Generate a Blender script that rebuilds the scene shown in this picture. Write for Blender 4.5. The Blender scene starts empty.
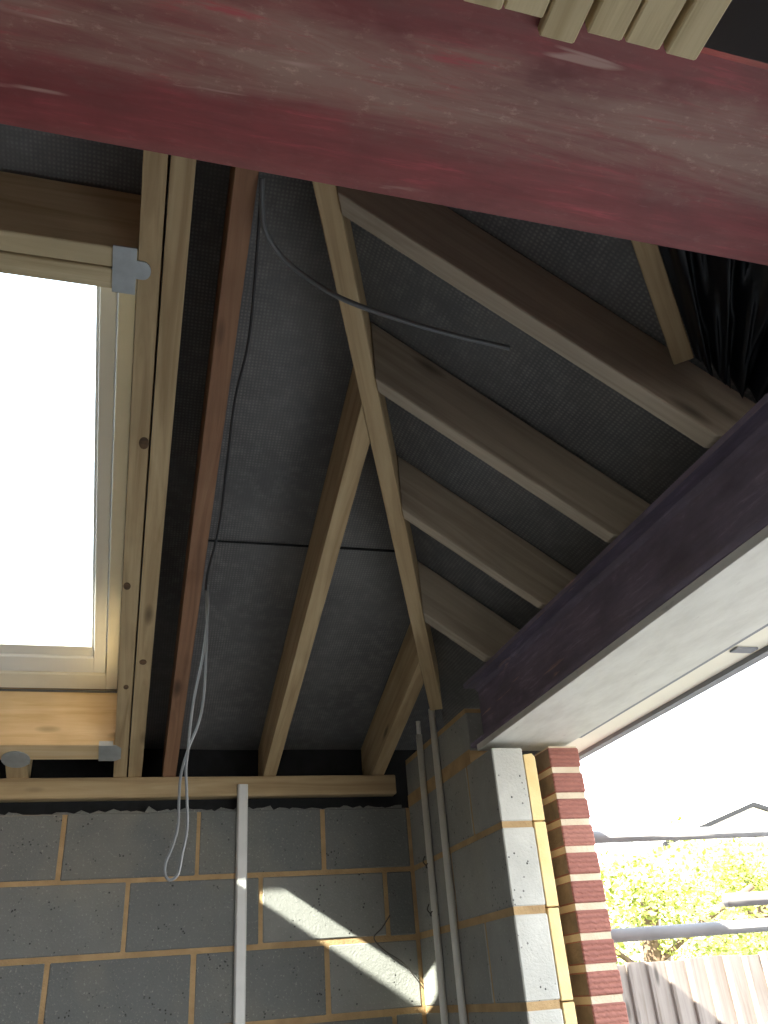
import bpy, bmesh, math, random
from mathutils import Vector, Matrix

SC = bpy.context.scene
COL = SC.collection
EZ = 1.624                      # eye height above the floor; metric frame below is eye-centred
D, R = 3.149, 1.018             # block wall at the back, inner face of the side wall
TB, TR = .31, .70               # pitches of the back and the side roof slopes
YP = 2.303                      # reveal of the side opening
def zb(y): return .740 + (D - y) * TB          # underside of back-slope rafters
def zr(x): return .868 + (R - x) * TR          # underside of side-slope rafters
def yhip(x): return D - (.128 + (R - x) * TR) / TB   # plan line of the hip
def xhip(y): return R - ((D - y) * TB - .128) / TR
DZ = .18                        # vertical depth of the rafters

# camera axes, also used to survey the loose cables along measured sight lines
f, yaw, pitch, roll = 826.909, .312117, .527374, -.082248
cy, sy, cp, sp = math.cos(yaw), math.sin(yaw), math.cos(pitch), math.sin(pitch)
FW = Vector((sy * cp, cy * cp, sp)); r0 = Vector((cy, -sy, 0)); u0 = r0.cross(FW)
RT = r0 * math.cos(roll) + u0 * math.sin(roll); UP = -r0 * math.sin(roll) + u0 * math.cos(roll)

# ------------------------------------------------------------------ helpers
def link(o): COL.objects.link(o); return o

def tag(o, label=None, cat=None, group=None, kind=None):
    if label: o['label'] = label
    if cat: o['category'] = cat
    if group: o['group'] = group
    if kind: o['kind'] = kind
    return o

def empty(name, loc, label=None, cat=None, group=None, kind=None):
    o = bpy.data.objects.new(name, None)
    o.empty_display_size = .05
    o.location = (loc[0], loc[1], loc[2] + EZ)
    link(o)
    return tag(o, label, cat, group, kind)

def obj(name, bm, mat, parent=None, xaxis=None, smooth=False):
    """link a bmesh given in eye-centred coordinates; xaxis = the direction that becomes local X (wood grain)"""
    bmesh.ops.recalc_face_normals(bm, faces=bm.faces)
    co = [v.co for v in bm.verts]
    mn = Vector((min(c.x for c in co), min(c.y for c in co), min(c.z for c in co)))
    mx = Vector((max(c.x for c in co), max(c.y for c in co), max(c.z for c in co)))
    org = Vector(((mn.x + mx.x) / 2, (mn.y + mx.y) / 2, mn.z + EZ))
    if xaxis is None: rot = Matrix.Identity(3)
    else:
        x = Vector(xaxis).normalized()
        up = Vector((0, 0, 1)) if abs(x.z) < .95 else Vector((0, 1, 0))
        y = up.cross(x).normalized(); z = x.cross(y)
        rot = Matrix((x, y, z)).transposed()
    M = Matrix.Translation(org) @ rot.to_4x4()
    Mi = M.inverted()
    for v in bm.verts: v.co = Mi @ Vector((v.co.x, v.co.y, v.co.z + EZ))
    me = bpy.data.meshes.new(name); bm.to_mesh(me); bm.free()
    if smooth:
        for p in me.polygons: p.use_smooth = True
    mats = mat if isinstance(mat, (list, tuple)) else [mat]
    for m in mats: me.materials.append(m)
    o = bpy.data.objects.new(name, me); link(o)
    if parent is not None:
        pm = Matrix.Identity(4); q = parent
        chain = []
        while q is not None: chain.append(q); q = q.parent
        for q in reversed(chain): pm = pm @ q.matrix_basis
        o.parent = parent; o.matrix_basis = pm.inverted() @ M
    else: o.matrix_basis = M
    return o

def hexa(bm, c, bev=0.0, seg=1, mi=0):
    """eight corners: bottom four ccw, top four ccw"""
    vs = [bm.verts.new(p) for p in c]
    fs = []
    for f in ((3, 2, 1, 0), (4, 5, 6, 7), (0, 1, 5, 4), (1, 2, 6, 5), (2, 3, 7, 6), (3, 0, 4, 7)):
        fa = bm.faces.new([vs[i] for i in f]); fa.material_index = mi; fs.append(fa)
    if bev > 0:
        es = list({e for f in fs for e in f.edges})
        r = bmesh.ops.bevel(bm, geom=es, offset=bev, segments=seg, profile=.5, affect='EDGES', clamp_overlap=True)
        for f in r['faces']: f.material_index = mi
    return vs

def box(bm, x0, x1, y0, y1, z0, z1, bev=0.0, mi=0):
    return hexa(bm, [(x0, y0, z0), (x1, y0, z0), (x1, y1, z0), (x0, y1, z0), (x0, y0, z1), (x1, y0, z1), (x1, y1, z1), (x0, y1, z1)], bev, mi=mi)

def prism(bm, A, B, bev=0.0, mi=0):
    """two matching outlines joined into a solid"""
    a = [bm.verts.new(p) for p in A]; b = [bm.verts.new(p) for p in B]
    n = len(a); fs = [bm.faces.new(a), bm.faces.new(b[::-1])]
    for i in range(n): fs.append(bm.faces.new([a[i], a[(i + 1) % n], b[(i + 1) % n], b[i]]))
    for f in fs: f.material_index = mi
    if bev:
        es = list({e for f in fs for e in f.edges})
        bmesh.ops.bevel(bm, geom=es, offset=bev, segments=1, affect='EDGES', clamp_overlap=True)

def smooth_path(pts, n=8):
    P = [Vector(p) for p in pts]; out = []
    for i in range(len(P) - 1):
        p0 = P[max(i - 1, 0)]; p1 = P[i]; p2 = P[i + 1]; p3 = P[min(i + 2, len(P) - 1)]
        for k in range(n):
            t = k / n
            out.append(.5 * ((2 * p1) + (-p0 + p2) * t + (2 * p0 - 5 * p1 + 4 * p2 - p3) * t * t + (-p0 + 3 * p1 - 3 * p2 + p3) * t ** 3))
    out.append(P[-1]); return out

def tube(bm, pts, rx, ry=None, seg=8, up=(0, 0, 1)):
    ry = ry or rx; rings = []
    n = len(pts)
    U = Vector(up)
    for i, p in enumerate(pts):
        t = (Vector(pts[min(i + 1, n - 1)]) - Vector(pts[max(i - 1, 0)])).normalized()
        a = U - t * U.dot(t)
        if a.length < 1e-3: a = Vector((1, 0, 0)) - t * t.x
        a.normalize(); b = t.cross(a); U = a
        rings.append([bm.verts.new(Vector(p) + a * math.cos(2 * math.pi * k / seg) * rx + b * math.sin(2 * math.pi * k / seg) * ry) for k in range(seg)])
    for i in range(n - 1):
        for k in range(seg):
            bm.faces.new([rings[i][k], rings[i][(k + 1) % seg], rings[i + 1][(k + 1) % seg], rings[i + 1][k]])
    bm.faces.new(rings[0][::-1]); bm.faces.new(rings[-1])

# ------------------------------------------------------------------ materials
def new_mat(name):
    m = bpy.data.materials.new(name); m.use_nodes = True
    nt = m.node_tree; nt.nodes.clear()
    out = nt.nodes.new('ShaderNodeOutputMaterial'); b = nt.nodes.new('ShaderNodeBsdfPrincipled')
    nt.links.new(b.outputs[0], out.inputs[0])
    return m, nt, b, out

class NT:
    def __init__(s, nt): s.nt = nt
    def n(s, t, **k):
        x = s.nt.nodes.new(t)
        for a, v in k.items():
            if a.startswith('i_'):
                key = a[2:]; key = int(key) if key.isdigit() else key
                x.inputs[key].default_value = v
            else: setattr(x, a, v)
        return x
    def l(s, a, b): s.nt.links.new(a, b)
    def ramp(s, fac, stops):
        r = s.n('ShaderNodeValToRGB'); e = r.color_ramp.elements
        e[0].position, e[0].color = stops[0][0], (*stops[0][1], 1)
        e[1].position, e[1].color = stops[-1][0], (*stops[-1][1], 1)
        for p, c in stops[1:-1]:
            q = e.new(p); q.color = (*c, 1)
        s.l(fac, r.inputs[0]); return r.outputs[0]
    def mix(s, fac, a, b, mode='MIX'):
        m = s.n('ShaderNodeMix', data_type='RGBA', blend_type=mode)
        for sock, v in ((m.inputs[0], fac), (m.inputs[6], a), (m.inputs[7], b)):
            if hasattr(v, 'is_output'): s.l(v, sock)
            elif isinstance(v, tuple): sock.default_value = (*v, 1) if len(v) == 3 else v
            else: sock.default_value = v
        return m.outputs[2]
    def math(s, op, a, b=0.0):
        m = s.n('ShaderNodeMath', operation=op)
        for sock, v in ((m.inputs[0], a), (m.inputs[1], b)):
            if hasattr(v, 'is_output'): s.l(v, sock)
            else: sock.default_value = v
        return m.outputs[0]
    def coords(s, scale=(1, 1, 1), out='Object', offset_random=0.0):
        tc = s.n('ShaderNodeTexCoord'); mp = s.n('ShaderNodeMapping')
        mp.inputs['Scale'].default_value = scale
        s.l(tc.outputs[out], mp.inputs[0])
        if offset_random:
            oi = s.n('ShaderNodeObjectInfo'); c = s.n('ShaderNodeCombineXYZ')
            v = s.math('MULTIPLY', oi.outputs['Random'], offset_random)
            for i in range(3): s.l(v, c.inputs[i])
            s.l(c.outputs[0], mp.inputs['Location'])
        return mp.outputs[0]
    def noise(s, vec, scale=5, detail=4, rough=.55, dist=0.0):
        x = s.n('ShaderNodeTexNoise'); x.inputs['Scale'].default_value = scale; x.inputs['Detail'].default_value = detail
        x.inputs['Roughness'].default_value = rough; x.inputs['Distortion'].default_value = dist
        s.l(vec, x.inputs['Vector']); return x.outputs['Fac']
    def bump(s, h, strength, dist, bsdf):
        b = s.n('ShaderNodeBump'); b.inputs['Strength'].default_value = strength; b.inputs['Distance'].default_value = dist
        s.l(h, b.inputs['Height']); s.l(b.outputs[0], bsdf.inputs['Normal'])

def wood(name, light, mid, dark, knots=True, grain=1.0, rough=.8):
    m, nt, b, _ = new_mat(name); N = NT(nt)
    v = N.coords((.8, 14, 14), offset_random=37.0)
    g = N.noise(v, 2.2, 6, .6, .8)
    v2 = N.coords((2.5, 70, 70), offset_random=11.0)
    f = N.noise(v2, 1.5, 4, .6)
    c = N.ramp(g, [(.3, dark), (.5, mid), (.72, light)])
    c = N.mix(N.math('MULTIPLY', f, .45 * grain), c, dark)
    v3 = N.coords((2.2, 2.2, 2.2), offset_random=23.0)
    blotch = N.noise(v3, 1.6, 3)
    c = N.mix(N.ramp(blotch, [(.52, (0, 0, 0)), (.75, (.35, .35, .35))]), c, tuple(x * .7 for x in dark))
    if knots:
        vk = N.coords((2.6, 9, 9), offset_random=51.0)
        vo = N.n('ShaderNodeTexVoronoi'); vo.inputs['Scale'].default_value = 1.0; vo.inputs['Randomness'].default_value = 1.0
        N.l(vk, vo.inputs['Vector'])
        k = N.ramp(vo.outputs['Distance'], [(.07, (.85, .85, .85)), (.16, (0, 0, 0))])
        c = N.mix(k, c, tuple(x * .35 for x in dark))
    N.l(c, b.inputs['Base Color']); b.inputs['Roughness'].default_value = rough
    N.bump(N.math('ADD', N.math('MULTIPLY', f, .6), g), .25, .004, b)
    return m

M_PINE = wood('pine', (.60, .465, .28), (.50, .37, .205), (.335, .225, .115))
M_PINE2 = wood('pine_pale', (.76, .64, .42), (.66, .54, .33), (.47, .36, .20), knots=False)
M_REDWOOD = wood('pine_reddish', (.38, .215, .12), (.30, .155, .085), (.17, .085, .048))
M_GREYWOOD = wood('pine_greyed', (.56, .485, .38), (.46, .39, .30), (.32, .265, .20))  # pine lightened and greyed to carry the bluish haze over these rafters
M_SILL = wood('pine_sunlit', (.84, .66, .42), (.76, .56, .32), (.60, .40, .19))  # lighter pine, sunlight on the sill trimmer put into its colour
M_FENCE = wood('fence_larch', (.30, .265, .235), (.25, .215, .19), (.16, .13, .105))

M_KNOT = wood('knot_wood', (.20, .11, .05), (.12, .065, .03), (.05, .028, .014), knots=False)

def simple(name, col, rough=.7, metal=0.0, noise_amt=0.0, scale=8, bump=0.0):
    m, nt, b, _ = new_mat(name); N = NT(nt)
    b.inputs['Roughness'].default_value = rough; b.inputs['Metallic'].default_value = metal
    if noise_amt:
        f = N.noise(N.coords(), scale, 5)
        c = N.ramp(f, [(.3, tuple(x * (1 - noise_amt) for x in col)), (.7, tuple(min(1, x * (1 + noise_amt)) for x in col))])
        N.l(c, b.inputs['Base Color'])
        if bump: N.bump(f, bump, .003, b)
    else: b.inputs['Base Color'].default_value = (*col, 1)
    return m

M_GALV = simple('galvanised_steel', (.50, .53, .54), .42, .55, .12, 30)
M_WHITE = simple('white_coated', (.84, .84, .82), .4)
M_FRAME = simple('cream_lacquered_frame', (.80, .76, .64), .4, 0, .05, 6)
M_CAPPING = simple('grey_plastic', (.80, .79, .74), .5, 0, .06, 10)
M_STRIP = simple('pale_metal_strip', (.80, .80, .78), .45, .1, .05, 14)
M_CABLE = simple('grey_cable_sheath', (.23, .235, .24), .45)
M_DARKCABLE = simple('dark_grey_cable_sheath', (.14, .145, .15), .45)
M_BLACKCABLE = simple('black_cable_sheath', (.03, .03, .033), .5)
M_RUSTWIRE = simple('dark_wire', (.05, .04, .035), .6)
M_CONC = simple('concrete_floor', (.25, .24, .225), .9, 0, .18, 3, .3)
M_PAVE = simple('pale_paving', (.42, .41, .375), .9, 0, .12, 1.5)
M_PLASTER = simple('plain_plaster', (.34, .33, .31), .9, 0, .08, 2)
M_DECK = wood('deck_boards', (.20, .14, .09), (.15, .10, .06), (.09, .06, .035), knots=False)
M_FASCIA = simple('soffit_board', (.86, .80, .66), .6, 0, .06, 3)
M_FASCIADARK = simple('grey_trim', (.20, .205, .225), .6)
M_TILE = simple('concrete_roof_tile', (.20, .12, .09), .85, 0, .25, 8)
M_NEARBLACK = simple('near_black', (.014, .015, .017), .95, 0, .3, 20)
M_SCAFF = simple('scaffold_tube_steel', (.21, .215, .22), .65, .0, .12, 9)
M_INSUL = None

def m_primer(name, base, dust, amt, banded=False):
    m, nt, b, _ = new_mat(name); N = NT(nt)
    tc = N.n('ShaderNodeTexCoord'); sp = N.n('ShaderNodeSeparateXYZ'); N.l(tc.outputs['Object'], sp.inputs[0])
    cl = N.noise(N.coords((2.2, 4, 4)), 2.3, 5, .6)                       # cloudy paint
    s1 = N.noise(N.coords((1.3, 15, 15)), 1.7, 8, .68, .6)                # brushed streaks
    s2 = N.noise(N.coords((4.5, 46, 46)), 1.5, 8, .7, .3)                 # fine streaks
    gr = N.noise(N.coords((16, 30, 30)), 3.0, 8, .75)                     # grit
    c = N.ramp(cl, [(.32, tuple(x * .66 for x in base)), (.5, base), (.68, tuple(min(1, x * 1.3) for x in base))])
    c = N.mix(N.ramp(s2, [(.35, (.55, .55, .55)), (.6, (0, 0, 0))]), c, tuple(x * .62 for x in base))
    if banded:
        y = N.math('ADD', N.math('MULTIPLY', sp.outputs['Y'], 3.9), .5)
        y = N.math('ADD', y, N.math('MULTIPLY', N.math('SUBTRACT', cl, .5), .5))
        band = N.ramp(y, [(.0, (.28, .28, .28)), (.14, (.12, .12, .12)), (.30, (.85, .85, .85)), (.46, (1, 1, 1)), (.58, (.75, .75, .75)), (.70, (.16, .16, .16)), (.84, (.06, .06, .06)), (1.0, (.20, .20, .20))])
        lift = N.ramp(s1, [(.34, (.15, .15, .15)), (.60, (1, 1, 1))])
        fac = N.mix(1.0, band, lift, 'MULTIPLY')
    else: fac = N.ramp(s1, [(.42, (0, 0, 0)), (.66, (.8, .8, .8))])
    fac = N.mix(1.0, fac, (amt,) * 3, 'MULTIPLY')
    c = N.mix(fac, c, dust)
    g2 = N.mix(1.0, N.ramp(gr, [(.55, (0, 0, 0)), (.68, (.8, .8, .8))]), fac, 'MULTIPLY')
    c = N.mix(g2, c, tuple(min(1, x * 1.7) for x in dust))
    red = N.mix(1.0, N.ramp(s2, [(.56, (0, 0, 0)), (.66, (.8, .8, .8))]), N.ramp(cl, [(.45, (0, 0, 0)), (.6, (1, 1, 1))]), 'MULTIPLY')
    c = N.mix(red, c, tuple(min(1, x * 1.9) for x in base))
    n1 = N.noise(N.coords((3.0, 30, 30)), 1.35, 3, .5, .2); n2 = N.noise(N.coords((1.5, 5, 5)), 2.0, 1)
    sc = N.mix(1.0, N.ramp(n1, [(.66, (0, 0, 0)), (.71, (.75, .75, .75))]), N.ramp(n2, [(.50, (0, 0, 0)), (.56, (1, 1, 1))]), 'MULTIPLY')
    c = N.mix(sc, c, (.52, .33, .28))
    N.l(c, b.inputs['Base Color']); b.inputs['Roughness'].default_value = .62
    N.bump(s2, .15, .003, b)
    return m
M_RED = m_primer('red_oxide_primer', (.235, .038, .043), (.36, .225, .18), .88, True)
M_PURPLE = m_primer('hazed_purple_primer', (.20, .165, .235), (.25, .21, .25), .4)  # purple primer made paler and bluer to carry the haze over it

def m_plate():
    m, nt, b, _ = new_mat('pale_steel_plate'); N = NT(nt)
    f = N.noise(N.coords((5, 1.5, 5)), 3, 6, .65)
    f2 = N.noise(N.coords((8, 3, 8)), 4, 3)
    c = N.ramp(f, [(.25, (.50, .475, .43)), (.6, (.66, .64, .59))])
    c = N.mix(N.ramp(f2, [(.66, (0, 0, 0)), (.74, (.6, .6, .6))]), c, (.42, .38, .36))
    N.l(c, b.inputs['Base Color']); b.inputs['Roughness'].default_value = .55
    return m
M_PLATE = m_plate()

def m_block():
    m, nt, b, _ = new_mat('aggregate_block'); N = NT(nt)
    at = N.n('ShaderNodeAttribute', attribute_name='tone')
    f = N.noise(N.coords(), 9, 6, .6); g = N.noise(N.coords(), 120, 3, .7); h = N.noise(N.coords(), 2.5, 3)
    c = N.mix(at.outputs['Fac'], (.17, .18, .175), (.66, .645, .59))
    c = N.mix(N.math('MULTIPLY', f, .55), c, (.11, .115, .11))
    c = N.mix(N.ramp(h, [(.5, (0, 0, 0)), (.8, (.35, .35, .35))]), c, (.42, .38, .28))
    vo = N.n('ShaderNodeTexVoronoi'); vo.inputs['Scale'].default_value = 70
    N.l(N.coords(), vo.inputs['Vector'])
    pit = N.ramp(vo.outputs['Distance'], [(.14, (1, 1, 1)), (.25, (0, 0, 0))])
    pitm = N.mix(1.0, pit, N.ramp(N.noise(N.coords(), 18, 3), [(.54, (0, 0, 0)), (.62, (1, 1, 1))]), 'MULTIPLY')
    c = N.mix(pitm, c, (.045, .045, .045))
    c = N.mix(N.ramp(g, [(.58, (0, 0, 0)), (.72, (.4, .4, .4))]), c, (.55, .53, .48))
    N.l(c, b.inputs['Base Color']); b.inputs['Roughness'].default_value = .95
    N.bump(N.math('SUBTRACT', N.math('ADD', g, f), pitm), .5, .004, b)
    return m
def m_mortar(name, a, bcol):
    m, nt, b, _ = new_mat(name); N = NT(nt)
    f = N.noise(N.coords(), 14, 5, .6); g = N.noise(N.coords(), 150, 2)
    N.l(N.ramp(f, [(.3, a), (.7, bcol)]), b.inputs['Base Color']); b.inputs['Roughness'].default_value = .95
    N.bump(N.math('ADD', f, g), .6, .004, b); return m
M_BLOCK = m_block()
M_MORTAR = m_mortar('sandy_mortar', (.36, .235, .115), (.52, .355, .18))
def m_brick():
    m, nt, b, _ = new_mat('wirecut_brick'); N = NT(nt)
    at = N.n('ShaderNodeAttribute', attribute_name='tone')
    c = N.mix(at.outputs['Fac'], (.33, .12, .09), (.48, .21, .155))
    rib = N.n('ShaderNodeTexWave', wave_type='BANDS', bands_direction='Z'); rib.inputs['Scale'].default_value = 24
    rib.inputs['Distortion'].default_value = 2.5; rib.inputs['Detail Scale'].default_value = 3; N.l(N.coords(), rib.inputs['Vector'])
    f = N.noise(N.coords(), 30, 4)
    c = N.mix(N.math('MULTIPLY', f, .5), c, (.19, .065, .055))
    c = N.mix(N.math('MULTIPLY', rib.outputs['Fac'], .3), c, (.13, .05, .045))
    N.l(c, b.inputs['Base Color']); b.inputs['Roughness'].default_value = .9
    N.bump(N.math('ADD', rib.outputs['Fac'], f), .7, .004, b); return m
M_BRICK = m_brick()
M_BMORTAR = m_mortar('brick_mortar', (.56, .45, .32), (.70, .60, .45))
M_SMEAR = m_mortar('cavity_mortar_smear', (.13, .10, .08), (.27, .20, .15))
def m_insul():
    m, nt, b, _ = new_mat('yellow_foam_board'); N = NT(nt)
    f = N.noise(N.coords(), 12, 5, .6); g = N.noise(N.coords(), 200, 2)
    N.l(N.ramp(f, [(.3, (.80, .58, .26)), (.7, (.90, .70, .36))]), b.inputs['Base Color']); b.inputs['Roughness'].default_value = .9
    N.bump(g, .3, .002, b); return m
M_INSUL = m_insul()
def m_felt():
    m, nt, b, _ = new_mat('woven_roof_underlay'); N = NT(nt)
    def wv(d):
        w = N.n('ShaderNodeTexWave', wave_type='BANDS', bands_direction=d); w.inputs['Scale'].default_value = 36
        w.inputs['Distortion'].default_value = .6; w.inputs['Detail Scale'].default_value = 2; N.l(N.coords(), w.inputs['Vector']); return w.outputs['Fac']
    w = N.math('MULTIPLY', wv('X'), wv('Y'))
    f = N.noise(N.coords(), 2.2, 5, .6); g = N.noise(N.coords(), 26, 4, .7)
    c = N.ramp(f, [(.3, (.088, .089, .091)), (.7, (.165, .164, .160))])
    c = N.mix(N.ramp(g, [(.5, (0, 0, 0)), (.75, (.3, .3, .3))]), c, (.26, .26, .255))
    c = N.mix(N.math('MULTIPLY', w, N.ramp(N.math('ADD', N.math('MULTIPLY', g, .5), N.math('MULTIPLY', N.noise(N.coords(), 3.1, 3), .5)), [(.38, (0, 0, 0)), (.62, (1, 1, 1))])), c, (.27, .26, .245))
    N.l(c, b.inputs['Base Color']); b.inputs['Roughness'].default_value = .75
    N.bump(w, .25, .002, b); return m
M_FELT = m_felt()
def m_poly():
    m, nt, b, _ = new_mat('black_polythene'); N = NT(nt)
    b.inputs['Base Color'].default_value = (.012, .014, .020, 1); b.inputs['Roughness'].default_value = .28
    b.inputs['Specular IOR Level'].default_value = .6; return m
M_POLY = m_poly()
def m_glass():
    m = bpy.data.materials.new('window_glass'); m.use_nodes = True; nt = m.node_tree; nt.nodes.clear()
    o = nt.nodes.new('ShaderNodeOutputMaterial'); t = nt.nodes.new('ShaderNodeBsdfTransparent'); g = nt.nodes.new('ShaderNodeBsdfGlossy')
    t.inputs[0].default_value = (.93, .97, .97, 1); g.inputs['Roughness'].default_value = .02
    x = nt.nodes.new('ShaderNodeMixShader'); x.inputs[0].default_value = .05
    nt.links.new(t.outputs[0], x.inputs[1]); nt.links.new(g.outputs[0], x.inputs[2]); nt.links.new(x.outputs[0], o.inputs[0])
    return m
M_GLASS = m_glass()
def m_leaf(name, a, bcol):
    m, nt, b, _ = new_mat(name); N = NT(nt)
    at = N.n('ShaderNodeAttribute', attribute_name='tone')
    N.l(N.mix(at.outputs['Fac'], a, bcol), b.inputs['Base Color']); b.inputs['Roughness'].default_value = .6
    b.inputs['Transmission Weight'].default_value = 0.0
    return m
M_LEAF = m_leaf('leaves_yellow_green', (.16, .22, .03), (.42, .44, .10))
M_LEAF2 = m_leaf('leaves_pale', (.24, .27, .07), (.50, .47, .18))
M_BARK = simple('bark', (.16, .11, .07), .9, 0, .3, 12, .5)

# ------------------------------------------------------------------ setting: floor, ground, walls
random.seed(5)
def structure(name, bm, m, xaxis=None, parent=None):
    o = obj(name, bm, m, parent, xaxis)
    if parent is None: o['kind'] = 'structure'
    return o

FZ = -EZ
bm = bmesh.new(); box(bm, -2.6, 1.45, -2.9, 3.46, FZ - .12, FZ); structure('floor', bm, M_CONC)
bm = bmesh.new(); box(bm, -30, 30, -30, 40, FZ - .5, FZ - .125); structure('ground', bm, M_PAVE)

def tone_layer(bm): return bm.loops.layers.float_color.new('tone')
def set_tone(bm, lay, faces, t):
    for f in faces:
        for l in f.loops: l[lay] = (t, t, t, 1)

def masonry(name, rows, mortar_box, mats, gap):
    """rows: list of (x0,x1,y0,y1,z0,z1,tone) blocks standing 3 mm proud of the mortar body"""
    bm = bmesh.new(); lay = tone_layer(bm)
    for q in rows:
        n0 = len(bm.faces)
        bm.faces.ensure_lookup_table()
        old = set(bm.faces)
        box(bm, *q[:6], bev=.0035)
        set_tone(bm, lay, [f for f in bm.faces if f not in old], q[6] * (.45 if mats[0] is M_BLOCK else 1))
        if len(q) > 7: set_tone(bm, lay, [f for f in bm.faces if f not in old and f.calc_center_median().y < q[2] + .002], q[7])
    if len(mats) > 2:
        for f in bm.faces:
            if f.calc_center_median().x < 1.2065 and f.calc_center_median().y > YP + .02: f.material_index = 2
    for mb in mortar_box:
        box(bm, *mb, mi=1)
    return structure(name, bm, mats)

M1 = .396                                   # first bed joint below the plate
# back wall: one skin of blocks, joints as in the photograph
rows = []
for k in range(-1, 9):
    z1 = M1 - .225 * k - .005; z0 = z1 - .2125
    off = -.2187 if k % 2 else .0042
    if k == -1: z1, z0 = .616, .401
    xs = [off + .45 * i for i in range(-8, 4)]
    for i in range(len(xs)):
        a = xs[i] + .006; b = xs[i] + .444
        a += random.uniform(-.001, .004); b -= random.uniform(-.001, .004)
        a, b = max(a, -2.3), min(b, R - .012)
        if b - a < .03: continue
        t = random.uniform(0, .22)
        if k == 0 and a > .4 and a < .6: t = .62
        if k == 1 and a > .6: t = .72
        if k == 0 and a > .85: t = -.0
        if k == -1: t = random.uniform(.02, .12)
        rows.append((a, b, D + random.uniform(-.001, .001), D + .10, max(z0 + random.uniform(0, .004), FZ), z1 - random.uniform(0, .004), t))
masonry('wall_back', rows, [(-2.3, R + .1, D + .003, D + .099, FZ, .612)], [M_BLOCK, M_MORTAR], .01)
bm = bmesh.new(); box(bm, -2.5, 1.30, D + .16, D + .29, FZ, .88); structure('wall_back_outer', bm, M_NEARBLACK)  # outer leaf coloured near-black to stand for shade in the eaves gap
# ragged crust of bedding left along the top of the blocks
bm = bmesh.new(); lay = tone_layer(bm); xs = [-2.3]
while xs[-1] < R - .03: xs.append(min(R - .012, xs[-1] + random.uniform(.008, .03)))
hs = [.614 + max(0, random.gauss(.006, .005)) for _ in xs]
top = [(x, h) for x, h in zip(xs, hs)]
O = [(xs[0], .60)] + top + [(xs[-1], .60)]
prism(bm, [(x, D + .004, z) for x, z in O], [(x, D + .06, z) for x, z in O])
set_tone(bm, lay, bm.faces, .03); structure('trim_6', bm, M_BLOCK)
# strip coloured as the gap's shade under the plate, with a ragged lower lip of bedding
bm = bmesh.new(); box(bm, -2.3, R - .01, D + .045, D + .10, .617, .664)
structure('trim_1', bm, M_NEARBLACK)

# return wall beside the opening, inner face at X = R
rows = []
for k in range(-1, 9):
    z1 = M1 - .225 * k - .005; z0 = z1 - .215
    if k == -1: z1 = .628 - .0
    cut = YP + (.215 if k % 2 else .44)
    if k == -1: z1, z0 = .618, .401
    z0 += random.uniform(.004, .008) if k >= 0 else .004; z1 -= .003
    for (a, b) in ((YP, cut - .002), (cut + .01, D - .001)):
        t = random.uniform(.75, 1.1)
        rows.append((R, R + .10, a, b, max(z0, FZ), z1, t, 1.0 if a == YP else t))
# cut course above, beside the beam end
rows.append((R, R + .10, 2.470, 2.80, .652, .774, .8)); rows.append((R, R + .10, 2.81, D - .001, .652, .772, .7))
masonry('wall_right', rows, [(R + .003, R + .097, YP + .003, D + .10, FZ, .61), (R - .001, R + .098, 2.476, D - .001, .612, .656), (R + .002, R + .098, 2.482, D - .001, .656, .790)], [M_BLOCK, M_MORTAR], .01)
# other end of the opening, and the house end of the room
rows = []
for k in range(-2, 9):
    z1 = M1 - .225 * k - .005; z0 = z1 - .215
    if z1 > .63: z1 = .63
    for (a, b) in ((-2.9, -2.46), (-2.45, -2.01), (-2.0, -1.56), (-1.55, -1.11), (-1.10, -.66), (-.65, -.21), (-.2, .20)):
        if z1 - z0 > .02: rows.append((R, R + .10, a, b, max(z0, FZ), z1, random.uniform(.1, .4)))
masonry('wall_right_house', rows, [(R + .003, R + .097, -2.9, .195, FZ, .63)], [M_BLOCK, M_MORTAR], .01)
bm = bmesh.new(); box(bm, 1.205, 1.307, -2.9, .20, FZ, .63); structure('wall_right_house_outer', bm, M_BRICK)
bm = bmesh.new(); box(bm, -2.5, -2.3, -2.9, D + .29, FZ, 2.0); structure('wall_left', bm, M_PLASTER)
bm = bmesh.new()                            # behind the camera: unseen wall with an opening added to brighten the room
box(bm, -2.3, -1.5, -2.9, -2.7, FZ, 1.10); box(bm, -.5, R + .1, -2.9, -2.7, FZ, 1.10); box(bm, -1.5, -.5, -2.9, -2.7, .35, 1.10); box(bm, -1.5, -.5, -2.9, -2.7, FZ, -.55)
structure('wall_house', bm, M_PLASTER)
bm = bmesh.new(); box(bm, -4.48, 1.3, -5.5, .63, 1.126, 4.4); structure('wall_house_upper', bm, M_BRICK)
bm = bmesh.new()
y = -2.9
while y < .40:
    box(bm, -2.5, 1.3, y, min(y + .145, .425), 1.10, 1.125, .002); y += .150
structure('ceiling', bm, M_DECK, xaxis=(1, 0, 0))

# outer leaf of brick with its end shown in the opening
rows = []
zc = .633
k = 0
while zc > FZ:
    z1 = zc - .018; z0 = zc - .075
    t = random.uniform(.25, .9)
    if k % 2: rows += [(1.205, 1.307, YP, YP + .10, z0, z1, t), (1.205, 1.307, YP + .11, YP + .325, z0, z1, t), (1.205, 1.307, YP + .335, D + .29, z0, z1, t)]
    else: rows += [(1.205, 1.307, YP, YP + .215, z0, z1, t), (1.205, 1.307, YP + .225, YP + .44, z0, z1, t), (1.205, 1.307, YP + .45, D + .29, z0, z1, t)]
    zc -= .075; k += 1
masonry('wall_right_outer', rows, [(1.209, 1.303, YP + .005, D + .288, FZ, .62)], [M_BRICK, M_BMORTAR, M_SMEAR], .01)
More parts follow.
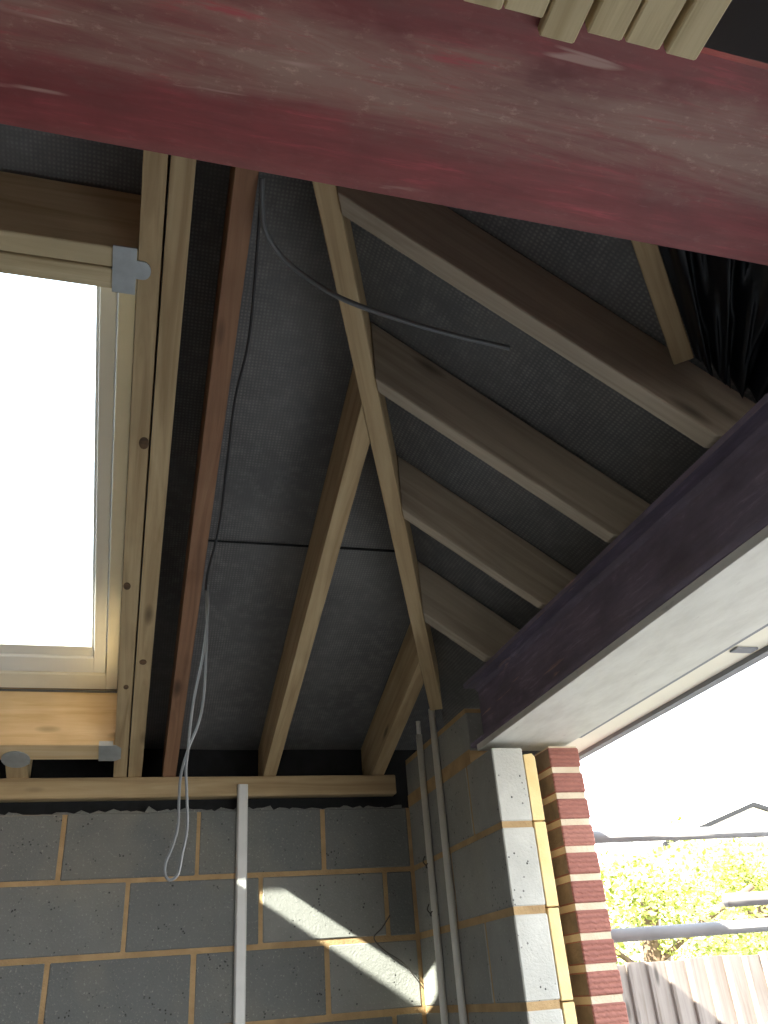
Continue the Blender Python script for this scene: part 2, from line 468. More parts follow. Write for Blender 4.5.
# foam boards in the cavity
zs = [.600, .404, .177, -.048, FZ]
nm = ['topmost narrow yellow foam board in the pier, top corner chamfered', 'second yellow foam board from the top between pier block and brick', 'third yellow foam board from the top in the pier cavity', 'lowest yellow foam board in the pier cavity at the bottom edge']
for i in range(4):
    bm = bmesh.new(); z1, z0 = zs[i] - .002, zs[i + 1] + .002
    if i == 0:
        A = [(1.1195, YP, z0), (1.156, YP, z0), (1.156, YP, z1 - .012), (1.147, YP, z1), (1.1195, YP, z1 - .004)]
        prism(bm, A, [(p[0], 3.15, p[2]) for p in A])
    else: box(bm, 1.1195 + .001 * i, 1.156 + .0015 * (i % 2), YP + .001 * i, 3.15, z0, z1, .002)
    o = obj('insulation_board', bm, M_INSUL); tag(o, nm[i], 'insulation', 'yellow foam boards in the pier cavity')

# ------------------------------------------------------------------ roof covering and underlay
XW0, XW1, YW0, YW1 = -.732, -.080, 1.300, 2.950       # roof window outline in plan
def lerp(a, b, n): return [a + (b - a) * i / n for i in range(n + 1)]
def back_sheet(name, x0, x1f, y0, y1, lift, thick, mat, nx, ny, wob=.0, hole=False, parent=None):
    bm = bmesh.new()
    def patch(xa, xb, ya, yb, nx, ny):
        g = []
        for s in (0, 1):
            rows = []
            for j in range(ny + 1):
                y = ya + (yb - ya) * j / ny; r = []
                xe = xb(y) if callable(xb) else xb
                for i in range(nx + 1):
                    x = xa + (xe - xa) * i / nx
                    w = wob * (math.sin(x * 9.1 + y * 2.3) * .5 + math.sin(x * 3.7 - y * 5.1) * .5 + 1) if 0 < i < nx and 0 < j < ny else 0
                    r.append(bm.verts.new((x, y, zb(y) + lift + s * thick + w)))
                rows.append(r)
            g.append(rows)
        for s in (0, 1):
            for j in range(ny):
                for i in range(nx): bm.faces.new([g[s][j][i], g[s][j][i + 1], g[s][j + 1][i + 1], g[s][j + 1][i]])
        for j in range(ny):
            for i in (0, nx): bm.faces.new([g[0][j][i], g[0][j + 1][i], g[1][j + 1][i], g[1][j][i]])
        for i in range(nx):
            for j in (0, ny): bm.faces.new([g[0][j][i], g[0][j][i + 1], g[1][j][i + 1], g[1][j][i]])
    if hole:
        patch(x0, XW0, y0, y1, 6, ny); patch(XW0, XW1, y0, YW0, 6, 6); patch(XW0, XW1, YW1, y1, 6, 4); patch(XW1, x1f, y0, y1, nx, ny)
    else: patch(x0, x1f, y0, y1, nx, ny)
    return structure(name, bm, mat, parent=parent)
def side_sheet(name, y0, x1, lift, thick, mat, n, wob=0.0):
    bm = bmesh.new(); g = []
    for s in (0, 1):
        rows = []
        for i in range(n + 1):
            x = xhip(y0) + (x1 - xhip(y0)) * i / n; r = []
            ye = yhip(x)
            for j in range(n + 1):
                y = y0 + (ye - y0) * j / n
                w = wob * (math.sin(y * 8.3 + x * 2.1) * .5 + math.sin(x * 6.7 - y * 3.1) * .5 + 1) if 0 < i < n and 0 < j < n else 0
                r.append(bm.verts.new((x, y, zr(x) + lift + s * thick + w)))
            rows.append(r)
        g.append(rows)
    for s in (0, 1):
        for i in range(n):
            for j in range(n):
                q = [g[s][i][j], g[s][i][j + 1], g[s][i + 1][j + 1], g[s][i + 1][j]]
                if len({tuple(round(c, 6) for c in v.co) for v in q}) == 4: bm.faces.new(q)
                elif i == 0: bm.faces.new([g[s][0][0], g[s][1][1 if j else 0], g[s][1][j + 1]]) if j == 0 else None
    for i in range(n):
        for j in (0, n): 
            try: bm.faces.new([g[0][i][j], g[0][i + 1][j], g[1][i + 1][j], g[1][i][j]])
            except ValueError: pass
    for j in range(n): bm.faces.new([g[0][n][j], g[0][n][j + 1], g[1][n][j + 1], g[1][n][j]])
    bmesh.ops.remove_doubles(bm, verts=bm.verts, dist=1e-5)
    return structure(name, bm, mat)
XE, YE, YT = 1.452, D + .36, .632
back_sheet('roof_underlay_back', -2.3, lambda y: xhip(y), YT, YE, DZ + .002, .003, M_FELT, 30, 40, .004, True)
side_sheet('roof_underlay_side', YT, XE, DZ + .002, .003, M_FELT, 40, .004)
back_sheet('roof_covering_back', -2.5, lambda y: xhip(y), YT, YE + .03, DZ + .016, .03, M_TILE, 2, 12, 0, True)
side_sheet('roof_covering_side', YT, XE + .03, DZ + .016, .03, M_TILE, 16)
# lap seams of the underlay
bm = bmesh.new(); ys = 2.215
hexa(bm, [(.15, ys, zb(ys) + DZ - .0035), (.88, ys - .01, zb(ys - .01) + DZ - .0035), (.88, ys - .007, zb(ys) + DZ - .0035), (.15, ys + .003, zb(ys + .003) + DZ - .0035),
          (.15, ys, zb(ys) + DZ + .001), (.88, ys - .01, zb(ys) + DZ + .004), (.88, ys - .007, zb(ys) + DZ + .003), (.15, ys + .003, zb(ys + .003) + DZ + .001)])
structure('trim_2', bm, M_NEARBLACK)

# ------------------------------------------------------------------ timbers
def rafter_back(xa, xb, label, mat=M_PINE, top=None, name='rafter', hipcut=False, y0=None):
    """common or jack rafter of the back slope between xa and xb"""
    seat = .7365
    def outline(x):
        yt = top if not hipcut else yhip(x) + .058
        return [(x, D + .002, zb(D + .002) - .0005), (x, D + .002, seat), (x, D + .10, seat), (x, D + .145, zb(D + .145) + .02), (x, D + .145, zb(D + .145) + DZ), (x, yt, zb(yt) + DZ), (x, yt, zb(yt))]
    bm = bmesh.new(); prism(bm, outline(xa), outline(xb), .0022)
    o = obj(name, bm, mat, None, (0, -1, TB)); return tag(o, label, 'rafter', 'roof rafters')

RA = rafter_back(-.0735, -.0285, 'pale rafter forming the side of the roof window', M_PINE, .66)
RB = rafter_back(-.0235, .0235, 'pale rafter doubled up against the roof window rafter', M_PINE, .66)
rafter_back(.097, .1425, 'reddish brown rafter standing alone beside the paired pale rafters', M_REDWOOD, .90)
rafter_back(.461, .508, 'long jack rafter of the block wall side, meeting the hip halfway up', M_PINE, hipcut=True, name='jack_rafter')
rafter_back(.880, .929, 'short deep jack rafter in the corner under the foot of the hip', M_PINE, hipcut=True, name='jack_rafter')
rafter_back(-.784, -.738, 'rafter on the far side of the roof window, next to the glass', M_PINE, .66)
rafter_back(-.834, -.788, 'outer rafter of the far pair beyond the roof window', M_PINE, .66)

def knot(parent, px, py, r, tilt=1.5):
    v = FW * f + RT * (px - 384) + UP * (512 - py); t = (.740 + D * TB) / (v.z + v.y * TB); p = v * t
    bm = bmesh.new(); n = 16; rings = []
    for q, h in ((1, .0004), (.72, .0012), (.3, .0004)):
        rings.append([bm.verts.new((p.x + r * q * math.cos(a), p.y + r * q * tilt * math.sin(a), zb(p.y + r * q * tilt * math.sin(a)) - h)) for a in lerp(0, 2 * math.pi, n)[:-1]])
    for i in range(2):
        for k in range(n): bm.faces.new([rings[i][k], rings[i][(k + 1) % n], rings[i + 1][(k + 1) % n], rings[i + 1][k]])
    bm.faces.new(rings[2])
    o = obj('knot', bm, M_KNOT, parent); o['label'] = 'dark knot in the wood'; return o
knot(RA, 144, 443, .012); knot(RA, 127, 586, .010); knot(RA, 126, 687, .008); knot(RB, 143, 662, .011, 1.2)

def rafter_side(ya, yb, label):
    def outline(y):
        xt = xhip(y) + .026
        return [(R - .004, y, zr(R - .004)), (R + .20, y, .8685), (R + .225, y, zr(R + .225) + DZ - .001), (xt, y, zr(xt) + DZ), (xt, y, zr(xt))]
    bm = bmesh.new(); prism(bm, outline(ya), outline(yb), .0022)
    o = obj('jack_rafter', bm, M_GREYWOOD, None, (-1, 0, TR)); return tag(o, label, 'rafter', 'roof rafters')
rafter_side(1.050, 1.093, 'longest jack rafter on the purple beam side, nearest the red beam')
rafter_side(1.445, 1.482, 'second longest jack rafter on the purple beam side')
rafter_side(1.828, 1.860, 'third jack rafter from the red beam on the purple beam side')
rafter_side(2.222, 2.266, 'shortest jack rafter at the far end of the purple beam')

# hip rafter: straight timber along the hip line, plumb cut at its foot
bm = bmesh.new()
hd = Vector((1, TR / TB, 0)).normalized(); hn = Vector((-hd.y, hd.x, 0))
def hp(y, s, dz):
    x = xhip(y); p = Vector((x, y, zb(y) + dz)) + hn * (.0225 * s); return p
yA, yB = YT + .03, 2.735
A = [hp(yA, -1, -.004), hp(yA, 1, -.004), hp(yA, 1, DZ - .012), hp(yA, -1, DZ - .012)]
B = [hp(yB, -1, -.004), hp(yB, 1, -.004), hp(yB, 1, DZ - .012), hp(yB, -1, DZ - .012)]
prism(bm, A, B, .002)
tag(obj('hip_rafter', bm, M_PINE, None, (hd.x, hd.y, -TB * hd.y)), 'long diagonal hip rafter running up from the wall corner to the red beam', 'rafter')

# wall plate
bm = bmesh.new(); box(bm, -2.3, R - .045, D - .003, D + .098, .6645, .7355, .003)
tag(obj('wall_plate', bm, M_PINE, None, (1, 0, 0)), 'horizontal timber wall plate lying on top of the block wall', 'timber')

# roof window surround
def trimmer(y0, y1, label, x0=-.737, x1=-.0745, mat=M_PINE, drop=0.0, dtop=DZ - .01, bev=.002):
    def ol(x): return [(x, y0, zb(y0) - drop), (x, y1, zb(y1) - drop), (x, y1, zb(y1) + dtop), (x, y0, zb(y0) + dtop)]
    bm = bmesh.new(); prism(bm, ol(x0), ol(x1), bev)
    return tag(obj('trimmer', bm, mat, None, (1, 0, 0)), label, 'timber', 'timbers framing the roof window')
trimmer(1.243, 1.284, 'upper of the two timbers across the head of the roof window', mat=M_PINE2)
trimmer(1.2885, 1.331, 'lower of the two timbers across the head of the roof window, next to the glass', mat=M_PINE2)
trimmer(2.960, 3.046, 'sunny timber trimmer under the bottom of the roof window', mat=M_SILL, drop=.0, dtop=.195)
# cripple stub between sill trimmer and plate
bm = bmesh.new()
def ol(x): return [(x, 3.049, zb(3.049) + .0), (x, D + .002, zb(D) - .0005), (x, D + .002, .7365), (x, D + .06, .7365), (x, D + .06, zb(D + .06) + .14), (x, 3.049, zb(3.049) + .14)]
prism(bm, ol(-.425), ol(-.355), .002)
tag(obj('cripple_stub', bm, M_PINE, None, (0, -1, TB)), 'short timber stub between the sill trimmer and the wall plate', 'timber')

# galvanised hangers
def plate_under(name, pts, t, label, tabs=None):
    """a folded steel plate lying on the underside of the back slope; pts in (x,y)"""
    bm = bmesh.new()
    A = [(x, y, zb(y) - .0012 - t) for x, y in pts]; B = [(x, y, zb(y) - .0012) for x, y in pts]
    prism(bm, A, B)
    e = empty(name, (sum(p[0] for p in pts) / len(pts), sum(p[1] for p in pts) / len(pts), A[0][2]), label, 'bracket')
    obj('base_plate', bm, M_GALV, e)
    for (x0, x1, y0, y1, h) in tabs or []:
        bm = bmesh.new(); box(bm, x0, x1, y0, y1, zb((y0 + y1) / 2) - .001, zb((y0 + y1) / 2) + h)
        obj('side_flange', bm, M_GALV, e)
    return e
arc = [(-.062 + .015 * math.cos(a), 1.280 + .019 * math.sin(a)) for a in lerp(-math.pi / 2, math.pi / 2, 8)]
plate_under('joist_hanger', [(-.1225, 1.236), (-.076, 1.236), (-.076, 1.261)] + arc + [(-.076, 1.299), (-.076, 1.334), (-.1225, 1.334)], .0022,
            'grey steel hanger with a round tab at the top corner of the roof window', [(-.1245, -.1225, 1.2855, 1.2875, .05)])
plate_under('joist_hanger', [(-.125, 2.957), (-.070, 2.957), (-.052, 2.975), (-.052, 3.035), (-.070, 3.049), (-.125, 3.049)], .0022,
            'grey steel hanger under the sunny end of the sill trimmer', [(-.125, -.080, 2.956, 2.9585, .012)])
arc = [(-.390 + .046 * math.cos(a), 3.040 + .048 * math.sin(a)) for a in lerp(0, 2 * math.pi, 20)[:-1]]
plate_under('joist_hanger', arc, .0022, 'round-edged grey hanger where the short stub meets the sill trimmer', [(-.431, -.426, 3.047, 3.08, .05), (-.354, -.349, 3.047, 3.08, .05)])

# roof window
win = empty('window_1', (-.406, 2.2, zb(2.2) + .2), kind='structure')
def ring(name, x0, x1, y0, y1, wx, wy0, wy1, dz0, dz1, mat, parent, bev=.002):
    bm = bmesh.new()
    def seg(xa, xb, ya, yb):
        hexa(bm, [(xa, ya, zb(ya) + dz0), (xb, ya, zb(ya) + dz0), (xb, yb, zb(yb) + dz0), (xa, yb, zb(yb) + dz0),
                  (xa, ya, zb(ya) + dz1), (xb, ya, zb(ya) + dz1), (xb, yb, zb(yb) + dz1), (xa, yb, zb(yb) + dz1)], bev)
    seg(x0, x0 + wx, y0, y1); seg(x1 - wx, x1, y0, y1); seg(x0 + wx, x1 - wx, y0, y0 + wy0); seg(x0 + wx, x1 - wx, y1 - wy1, y1)
    return obj(name, bm, mat, parent)
ring('outer_frame', XW0 + .002, XW1 - .002, YW0 + .002, YW1 - .003, .039, .05, .078, .186, .275, M_FRAME, win)
ring('sash', XW0 + .045, XW1 - .045, YW0 + .056, YW1 - .084, .038, .07, .075, .192, .285, M_WHITE, win)
ring('glazing_bead', XW0 + .084, XW1 - .084, YW0 + .128, YW1 - .160, .007, .010, .045, .200, .268, M_WHITE, win, .001)
bm = bmesh.new()
def gq(dz): return [(x, y, zb(y) + dz) for x, y in ((XW0 + .086, YW0 + .130), (XW1 - .086, YW0 + .130), (XW1 - .086, YW1 - .162), (XW0 + .086, YW1 - .162))]
hexa(bm, gq(.270) + gq(.276)); obj('pane', bm, M_GLASS, win)
ring('flashing', XW0 - .05, XW1 + .05, YW0 - .05, YW1 + .06, .051, .05, .06, .212, .262, M_FASCIADARK, win)

# diagonal timber and black polythene beside the longest jack rafter
bm = bmesh.new()
P0, P1 = Vector((.975, 1.030, zr(.975) + .130)), Vector((.70, .742, zr(.70) + .130))
ax = (P1 - P0).normalized(); sd = Vector((0, 0, 1)).cross(ax).normalized(); sd = Vector((.72, -.69, 0)); up = Vector((0, 0, 1))
w = .020
cs = []
for P in (P0, P1): cs.append([P - sd * w, P + sd * w, P + sd * w + up * .05, P - sd * w + up * .05])
prism(bm, cs[0], cs[1], .002)
tag(obj('diagonal_noggin', bm, M_PINE, None, ax), 'short diagonal timber above the longest jack rafter, edging the black plastic sheet', 'timber')
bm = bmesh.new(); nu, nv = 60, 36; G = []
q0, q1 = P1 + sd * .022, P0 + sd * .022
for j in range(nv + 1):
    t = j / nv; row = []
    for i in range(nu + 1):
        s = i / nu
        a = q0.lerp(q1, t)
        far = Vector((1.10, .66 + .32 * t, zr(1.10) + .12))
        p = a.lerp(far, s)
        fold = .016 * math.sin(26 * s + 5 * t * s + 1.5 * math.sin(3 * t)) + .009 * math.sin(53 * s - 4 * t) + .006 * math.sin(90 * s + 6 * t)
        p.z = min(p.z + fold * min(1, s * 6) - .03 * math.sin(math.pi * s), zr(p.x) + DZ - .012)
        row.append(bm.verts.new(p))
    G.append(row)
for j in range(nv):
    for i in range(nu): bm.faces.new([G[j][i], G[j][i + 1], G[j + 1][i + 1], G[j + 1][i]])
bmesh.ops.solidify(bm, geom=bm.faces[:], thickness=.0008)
tag(obj('black_sheet', bm, M_POLY, None, smooth=True), 'wrinkled black plastic sheet hung in the corner between red beam and purple beam', 'plastic sheet')

# ------------------------------------------------------------------ steel
ZRED = .8665
bm = bmesh.new()
y0, y1 = .4005, .6540; yc = (y0 + y1) / 2
tf, tw, hb = .0142, .010, .254
A = [(y0, 0), (y1, 0), (y1, tf), (yc + tw / 2 + .012, tf), (yc + tw / 2, tf + .012), (yc + tw / 2, hb - tf - .012), (yc + tw / 2 + .012, hb - tf), (y1, hb - tf), (y1, hb),
     (y0, hb), (y0, hb - tf), (yc - tw / 2 - .012, hb - tf), (yc - tw / 2, hb - tf - .012), (yc - tw / 2, tf + .012), (yc - tw / 2 - .012, tf), (y0, tf)]
prism(bm, [(-2.295, a, ZRED + b) for a, b in A], [(1.20, a, ZRED + b) for a, b in A])
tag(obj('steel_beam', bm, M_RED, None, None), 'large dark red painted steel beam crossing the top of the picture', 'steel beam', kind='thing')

sb = empty('steel_beam', (R + .1, 1.4, .645), 'dull purple steel beam over the side opening, on the block pier', 'steel beam', kind='thing')
bm = bmesh.new()
x0, x1 = R + .002, R + .203; xc = (x0 + x1) / 2; zz = .656; hb = .866 - zz; tf = .014
xc = x0 + .055
A = [(x0, 0), (x1, 0), (x1, tf), (xc + .018, tf), (xc + .006, tf + .012), (xc + .006, hb - tf - .012), (xc + .018, hb - tf), (x1, hb - tf), (x1, hb),
     (x0, hb), (x0, hb - tf), (xc - .018, hb - tf), (xc - .006, hb - tf - .012), (xc - .006, tf + .012), (xc - .018, tf), (x0, tf)]
prism(bm, [(a, -.3, zz + b) for a, b in A], [(a, 2.464, zz + b) for a, b in A])
obj('beam_section', bm, M_PURPLE, sb, (0, 1, 0))
bm = bmesh.new(); box(bm, R + .004, 1.297, -.3, 2.42, .636, .6555, .001)
pl = obj('bottom_plate', bm, M_PLATE, sb); pl['label'] = 'pale grey plate under the purple beam'

# soffit outside the opening
bm = bmesh.new(); box(bm, 1.325, 1.422, -.3, D + .30, .652, .664); structure('trim_3', bm, M_FASCIA)
bm = bmesh.new(); box(bm, 1.4225, 1.452, -.3, D + .30, .640, .735); structure('trim_4', bm, M_FASCIADARK)
bm = bmesh.new(); box(bm, 1.2985, 1.3245, -.3, YP - .002, .645, .70); structure('trim_5', bm, M_FASCIADARK)  # strip filling the open gap beside the plate, dark colour for its shade
bm = bmesh.new(); box(bm, 1.345, 1.405, 1.545, 1.575, .6465, .6515, .001); structure('soffit_clip', bm, M_FASCIADARK)  # small dark clip under the soffit board

# ------------------------------------------------------------------ joists packed on the red beam
jx = [(.2565, .2985), (.3005, .3435), (.3470, .3880), (.3955, .4365), (.4405, .4820), (.4905, .5285)]
jend = [.4035, .4005, .4180, .4035, .4030, .4040]
jl = ['joist cut off by the picture top, first of the pack under the red beam', 'second joist from the left in the pack, rounded corner on its end',
      'rough joist with a ragged end lapping furthest over the red beam', 'fourth joist from the left in the pack, right of the ragged one',
      'fifth joist from the left in the pack, second from the dark void', 'end joist of the pack beside the dark void']
for (a, b), e, lb in zip(jx, jend, jl):
    bm = bmesh.new(); zbt = ZRED - .0145
    O = [(-1.2, zbt), (e, zbt), (e, ZRED - .0008), (.398, ZRED - .0008), (.398, ZRED + .15), (-1.2, ZRED + .15)]
    prism(bm, [(a, p, q) for p, q in O], [(b, p, q) for p, q in O], .002)
    tag(obj('ceiling_joist', bm, M_PINE2, None, (0, 1, 0)), lb, 'joist', 'joists packed together on the red beam')

bm = bmesh.new(); box(bm, .534, 1.19, .404, .412, ZRED + .0145, ZRED + .232, .002)  # added black panel, stands for the deep shade in the joist void
tag(obj('black_sheet', bm, M_POLY), 'flat black panel added to darken the void beside the end joist', 'plastic sheet')

# ------------------------------------------------------------------ strips, conduits, cables
bm = bmesh.new()
O = [(.364, D - .0008), (.366, D - .014), (.370, D - .019), (.398, D - .019), (.402, D - .014), (.404, D - .0008)]
prism(bm, [(x, y, FZ + .01) for x, y in O], [(x, y, .703) for x, y in O])
tag(obj('cable_cover', bm, M_STRIP, None, (0, 0, 1)), 'pale vertical cover strip on the block wall below the jack rafter', 'cable cover')
def conduit(y, ztop, label, lean, step=None):
    e = empty('conduit', (R - .012, y, FZ), label, 'conduit')
    bm = bmesh.new(); tube(bm, [(R - .013, y + lean, FZ + .005), (R - .013, y, ztop)], .0118, .0118, 12)
    obj('pipe', bm, M_CAPPING, e, (0, 0, 1), True)
    if step:
        bm = bmesh.new(); tube(bm, [(R - .013, y, ztop - .002), (R - .013, y - .004, ztop + step)], .0085, .0085, 10)
        obj('pipe_end', bm, M_CAPPING, e, (0, 0, 1), True)
    return e
c1 = conduit(2.915, .826, 'grey conduit on the side wall nearest the corner, with two wire ties', .018, .05)
c2 = conduit(2.752, .872, 'grey conduit on the side wall further from the corner, reaching the hip foot', -.006)
for z in (.375, .225):
    bm = bmesh.new()
    pts = [(R - .013 + .0135 * math.cos(a), 2.925 + .0135 * math.sin(a), z + .006 * math.sin(2 * a)) for a in lerp(0, 2 * math.pi, 14)]
    tube(bm, pts, .0025, seg=6)
    tube(bm, smooth_path([(R - .027, 2.925, z), (R - .04, 2.915, z + .012), (R - .036, 2.905, z + .028)], 5), .0018, seg=6)
    o = obj('wire_tie', bm, M_RUSTWIRE, c1); o['label'] = 'dark wire tie twisted round the conduit'

def rope(name, pts, rx, ry, mat, label, cat='cable', n=10, seg=8, parent=None):
    bm = bmesh.new(); tube(bm, smooth_path(pts, n), rx, ry, seg)
    o = obj(name, bm, mat, parent, None, True)
    return tag(o, label, cat) if parent is None else o
PTS_A = [(262, 178, 1.060), (262, 205, 1.10), (266, 232, 1.14), (283, 258, 1.18), (312, 281, 1.20), (345, 300, 1.20), (392, 317, 1.20), (450, 334, 1.20), (509, 348, 1.20)]
def at(px, py, Y):
    v = FW * f + RT * (px - 384) + UP * (512 - py); return v * (Y / v.y)
rope('loose_cable', [at(*q) for q in PTS_A], .0085, .0055, M_DARKCABLE, 'loose grey flat cable dangling across the hip rafter with a free end')
rope('black_cable', [at(262, 180, 1.075), at(250, 331, 1.45), at(235, 400, 1.64), at(227, 464, 1.84), at(219, 527, 2.05), at(208, 572, 2.12), at(206, 590, 2.12)], .0035, .0035, M_BLACKCABLE, 'thin black cable running down beside the reddish brown rafter')
loop = [(207, 585), (208, 610), (203, 655), (193, 705), (188, 750), (186, 770), (187, 800), (187, 830), (182, 855), (178, 874), (170, 880), (165, 874), (166, 862), (173, 845), (178, 825), (179, 800), (181, 775), (188, 750), (199, 722), (204, 695), (206, 660), (207, 625), (206, 590)]
rope('hanging_cable', [at(x, y, 2.125 + (.012 if i > 11 else 0)) for i, (x, y) in enumerate(loop)], .0034, .0034, M_CABLE, 'pale grey cable hanging in a long loop in front of the block wall')
rope('wire_offcut', [at(390, 915, D - .045), at(382, 928, D - .03), at(374, 938, D - .012), at(384, 950, D - .015), at(402, 962, D - .018), at(415, 977, D - .016), at(424, 989, D - .006)], .0022, .0022, M_RUSTWIRE, 'thin dark bent wire and its shadow line on the sunlit block wall', 'wire', 6, 6)  # lower run along the wall is the wire's cast shadow, built solid

# ------------------------------------------------------------------ outside
se = empty('scaffold', (3.1, 3.2, FZ - .12), 'grey tube scaffold outside the opening, its rails crossing above the fence', 'scaffold')
def scaff_tube(p, q, lab=None):
    bm = bmesh.new(); tube(bm, [p, q], .0242, .0242, 20)
    o = obj('tube', bm, M_SCAFF, se, Vector(q) - Vector(p), True)
    if lab: o['label'] = lab
scaff_tube((1.52, 3.17, .487), (4.75, 3.16, .497)); scaff_tube((1.52, 3.17, .132), (4.75, 3.16, .142))
scaff_tube((2.195, 2.98, .218), (4.75, 2.97, .228), 'rail with a free end')
for x, y, h in ((1.60, 3.2195, 1.2), (4.60, 3.2105, 1.2), (4.52, 3.0215, .6)):
    scaff_tube((x, y, FZ - .12), (x, y, h))
    for z, yy in ((.487, 3.17), (.132, 3.17)) if y > 3.1 else ((.225, 2.975),):
        bm = bmesh.new(); box(bm, x - .035, x + .035, min(y, yy) - .03, max(y, yy) + .03, z - .035, z + .040, .008); obj('coupler', bm, M_GALV, se)

fy = 4.0
fe = empty('garden_fence', (3.6, fy, FZ - .12), 'weathered grey vertical board fence at the end of the garden', 'fence')
x = 1.55
while x < 5.6:
    bm = bmesh.new(); h = .048 + random.uniform(-.006, .006); wd = .108
    A = [(x, fy - .016), (x + .014, fy - .020), (x + wd + .010, fy + .006), (x + wd + .010, fy + .012), (x, fy + .012)]
    prism(bm, [(a, b, FZ - .11) for a, b in A], [(a, b, h) for a, b in A], .001)
    obj('board', bm, M_FENCE, fe, (0, 0, 1)); x += wd
for z in (-1.3, -.7, -.15):
    bm = bmesh.new(); box(bm, 1.55, 5.6, fy + .014, fy + .05, z, z + .07, .002); obj('rail', bm, M_FENCE, fe, (1, 0, 0))

def tree(x, y, h, rx, rz, n, mat, label, seed, leaf=.06):
    rnd = random.Random(seed)
    e = empty('tree', (x, y, FZ - .12), label, 'tree', 'trees beyond the fence')
    bm = bmesh.new(); zt = FZ - .12 + h
    tube(bm, smooth_path([(x, y, FZ - .12), (x + .06, y, FZ + h * .3), (x - .04, y + .05, FZ + h * .6), (x, y, zt - rz * .3)], 5), .07, .07, 10)
    for k in range(7):
        a = k * 2.4; z0 = FZ + h * (.3 + .07 * k)
        tube(bm, smooth_path([(x, y, z0), (x + math.cos(a) * rx * .4, y + math.sin(a) * rx * .4, z0 + .25), (x + math.cos(a) * rx * .8, y + math.sin(a) * rx * .8, z0 + .45)], 4), .022, .022, 6)
    obj('trunk', bm, M_BARK, e, None, True)
    bm = bmesh.new(); lay = tone_layer(bm); cz = zt - rz
    clumps = []
    for _ in range(26):
        u = rnd.uniform(-1, 1); a = rnd.uniform(0, 6.28); s = math.sqrt(1 - u * u); rr = rnd.uniform(.45, 1) ** .6
        clumps.append((x + rx * s * math.cos(a) * rr, y + rx * s * math.sin(a) * rr, cz + rz * u * rr, rnd.uniform(.25, .5) * rx, rnd.random()))
    for i in range(n):
        c = rnd.choice(clumps); v = Vector((rnd.gauss(0, 1), rnd.gauss(0, 1), rnd.gauss(0, 1))).normalized() * c[3] * rnd.random() ** .4
        p = Vector(c[:3]) + v
        d = Vector((rnd.gauss(0, 1), rnd.gauss(0, 1), rnd.gauss(0, .6))).normalized(); q = d.orthogonal().normalized()
        q = (q * math.cos(i) + d.cross(q) * math.sin(i)); L = leaf * rnd.uniform(.6, 1.3)
        fc = bm.faces.new([bm.verts.new(p), bm.verts.new(p + d * L * .5 + q * L * .28), bm.verts.new(p + d * L), bm.verts.new(p + d * L * .5 - q * L * .28)])
        t = min(1, max(0, c[4] * .6 + rnd.uniform(-.1, .5)))
        for l in fc.loops: l[lay] = (t, t, t, 1)
    obj('foliage', bm, mat, e)
tree(4.0, 6.4, 2.62, 1.0, 1.3, 19000, M_LEAF, 'yellow-green bushy tree just right of the brick pier', 1, .05)
tree(8.0, 11.0, 2.95, 1.5, 1.5, 17000, M_LEAF2, 'pale bushy tree in the middle of the view over the fence', 2, .065)
tree(6.5, 8.2, 2.75, 1.05, 1.35, 18000, M_LEAF, 'denser tree at the picture edge behind the short scaffold rail', 3, .05)
tree(4.2, 9.9, 3.0, 1.15, 1.4, 9000, M_LEAF2, 'bushy tree hidden mostly behind the brick pier', 4, .065)
# neighbour's house, only its roof shows faintly above the trees
A0 = at(664, 842, 16); A1 = at(754, 802, 16)
he = empty('neighbour_house', (A1.x, 18, FZ - .12), 'distant pale house roof slope above the trees at the picture edge', 'house')
x0_, z0_, x1_, z1_ = A0.x, A0.z, A1.x, A1.z; x2_ = 2 * x1_ - x0_
bm = bmesh.new(); box(bm, x0_ + .4, x2_ - .4, 16.4, 21, FZ - .12, z0_ + .1); obj('house_wall', bm, M_PLASTER, he)
bm = bmesh.new(); O = [(x0_, z0_), (x2_, z0_), (x1_, z1_)]; prism(bm, [(p, 16.1, z) for p, z in O], [(p, 21.3, z) for p, z in O]); obj('house_roof', bm, M_FASCIA, he)
bm = bmesh.new()
for xa in (x0_, x2_): hexa(bm, [(xa, 16.0, z0_ - .09), (x1_, 16.0, z1_ - .09), (x1_, 16.08, z1_ - .09), (xa, 16.08, z0_ - .09), (xa, 16.0, z0_), (x1_, 16.0, z1_), (x1_, 16.08, z1_), (xa, 16.08, z0_)])
obj('bargeboard', bm, M_NEARBLACK, he)
bm = bmesh.new(); box(bm, x1_ - .5, x1_ - .2, 17, 17.4, z1_ - .6, z1_ + .55, .01); obj('chimney', bm, M_FASCIA, he)

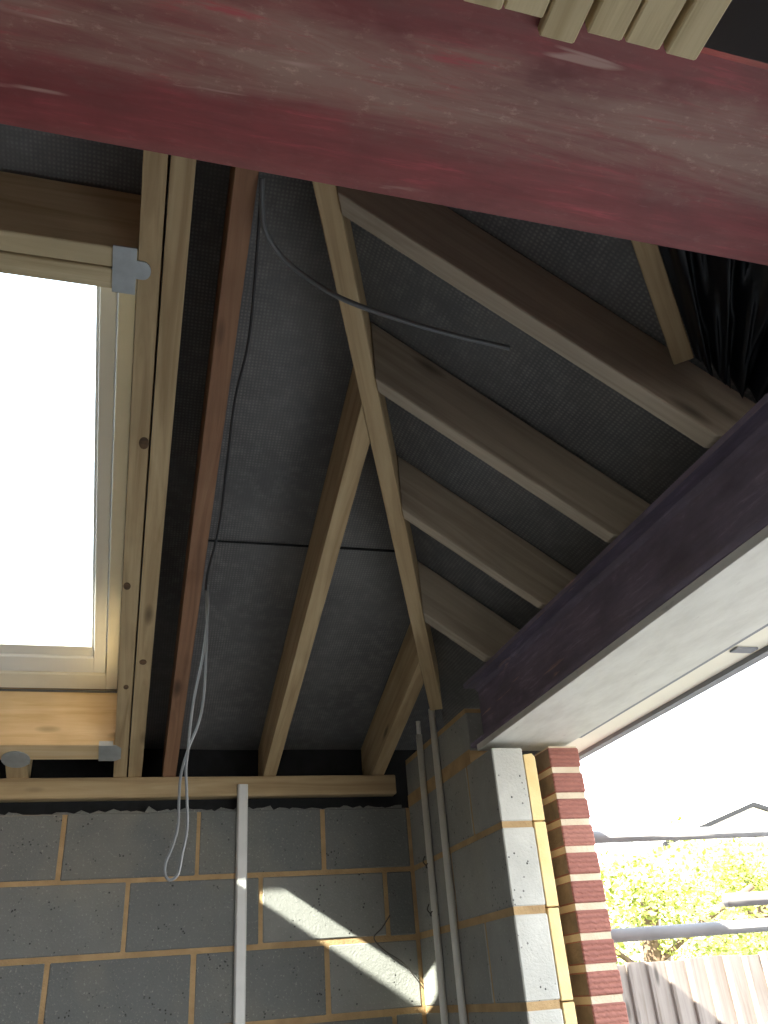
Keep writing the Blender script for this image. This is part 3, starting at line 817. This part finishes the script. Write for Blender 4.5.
# ------------------------------------------------------------------ camera, light
cam = bpy.data.cameras.new('camera'); co = bpy.data.objects.new('camera', cam); link(co)
cam.sensor_fit = 'HORIZONTAL'; cam.sensor_width = 36; cam.lens = f * 36 / 768; cam.clip_start = .02; cam.clip_end = 200
co.matrix_world = Matrix.Translation((0, 0, EZ)) @ Matrix((RT, UP, -FW)).transposed().to_4x4()
SC.camera = co

w = bpy.data.worlds.new('world'); SC.world = w; w.use_nodes = True
nt = w.node_tree; nt.nodes.clear(); N = NT(nt)
o = N.n('ShaderNodeOutputWorld'); bg = N.n('ShaderNodeBackground')
tc = N.n('ShaderNodeTexCoord'); sp_ = N.n('ShaderNodeSeparateXYZ'); N.l(tc.outputs['Generated'], sp_.inputs[0])
N.l(N.ramp(sp_.outputs['Z'], [(.0, (1.0, .985, .96)), (.25, (.89, .945, 1.0)), (1.0, (.68, .82, 1.0))]), bg.inputs[0])
bg.inputs[1].default_value = 8.5; N.l(bg.outputs[0], o.inputs[0])

sun = bpy.data.lights.new('sun', 'SUN'); so = bpy.data.objects.new('sun', sun); link(so)
sun.energy = 52; sun.angle = .012; sun.color = (1, .93, .80)
sd_ = Vector((2.3, 1, -1.796)).normalized()
so.rotation_euler = sd_.to_track_quat('-Z', 'Y').to_euler()

def portal(name, loc, sx, sy, normal):
    l = bpy.data.lights.new(name, 'AREA'); l.shape = 'RECTANGLE'; l.size = sx; l.size_y = sy
    l.cycles.is_portal = True
    ob = bpy.data.objects.new(name, l); link(ob); ob.location = (loc[0], loc[1], loc[2] + EZ)
    ob.rotation_euler = Vector(normal).to_track_quat('-Z', 'Y').to_euler()
portal('side_opening_portal', (1.46, 1.25, -.5), 2.3, 2.3, (-1, 0, 0))
portal('window_portal', (-.406, 2.1, zb(2.1) + .30), .56, 1.3, (0, -TB, -1))
portal('added_opening_portal', (-1.0, -2.92, -.1), 1.0, .9, (0, 1, 0))  # portal for the opening added behind the camera

vs = SC.view_settings
vs.view_transform = 'Standard'; vs.look = 'None'; vs.gamma = 1; vs.use_curve_mapping = False; vs.exposure = -0.45
SC.cycles.max_bounces = 10; SC.cycles.diffuse_bounces = 6; SC.cycles.transparent_max_bounces = 8
SC.cycles.sample_clamp_indirect = 8
SC.cycles.use_denoising = True
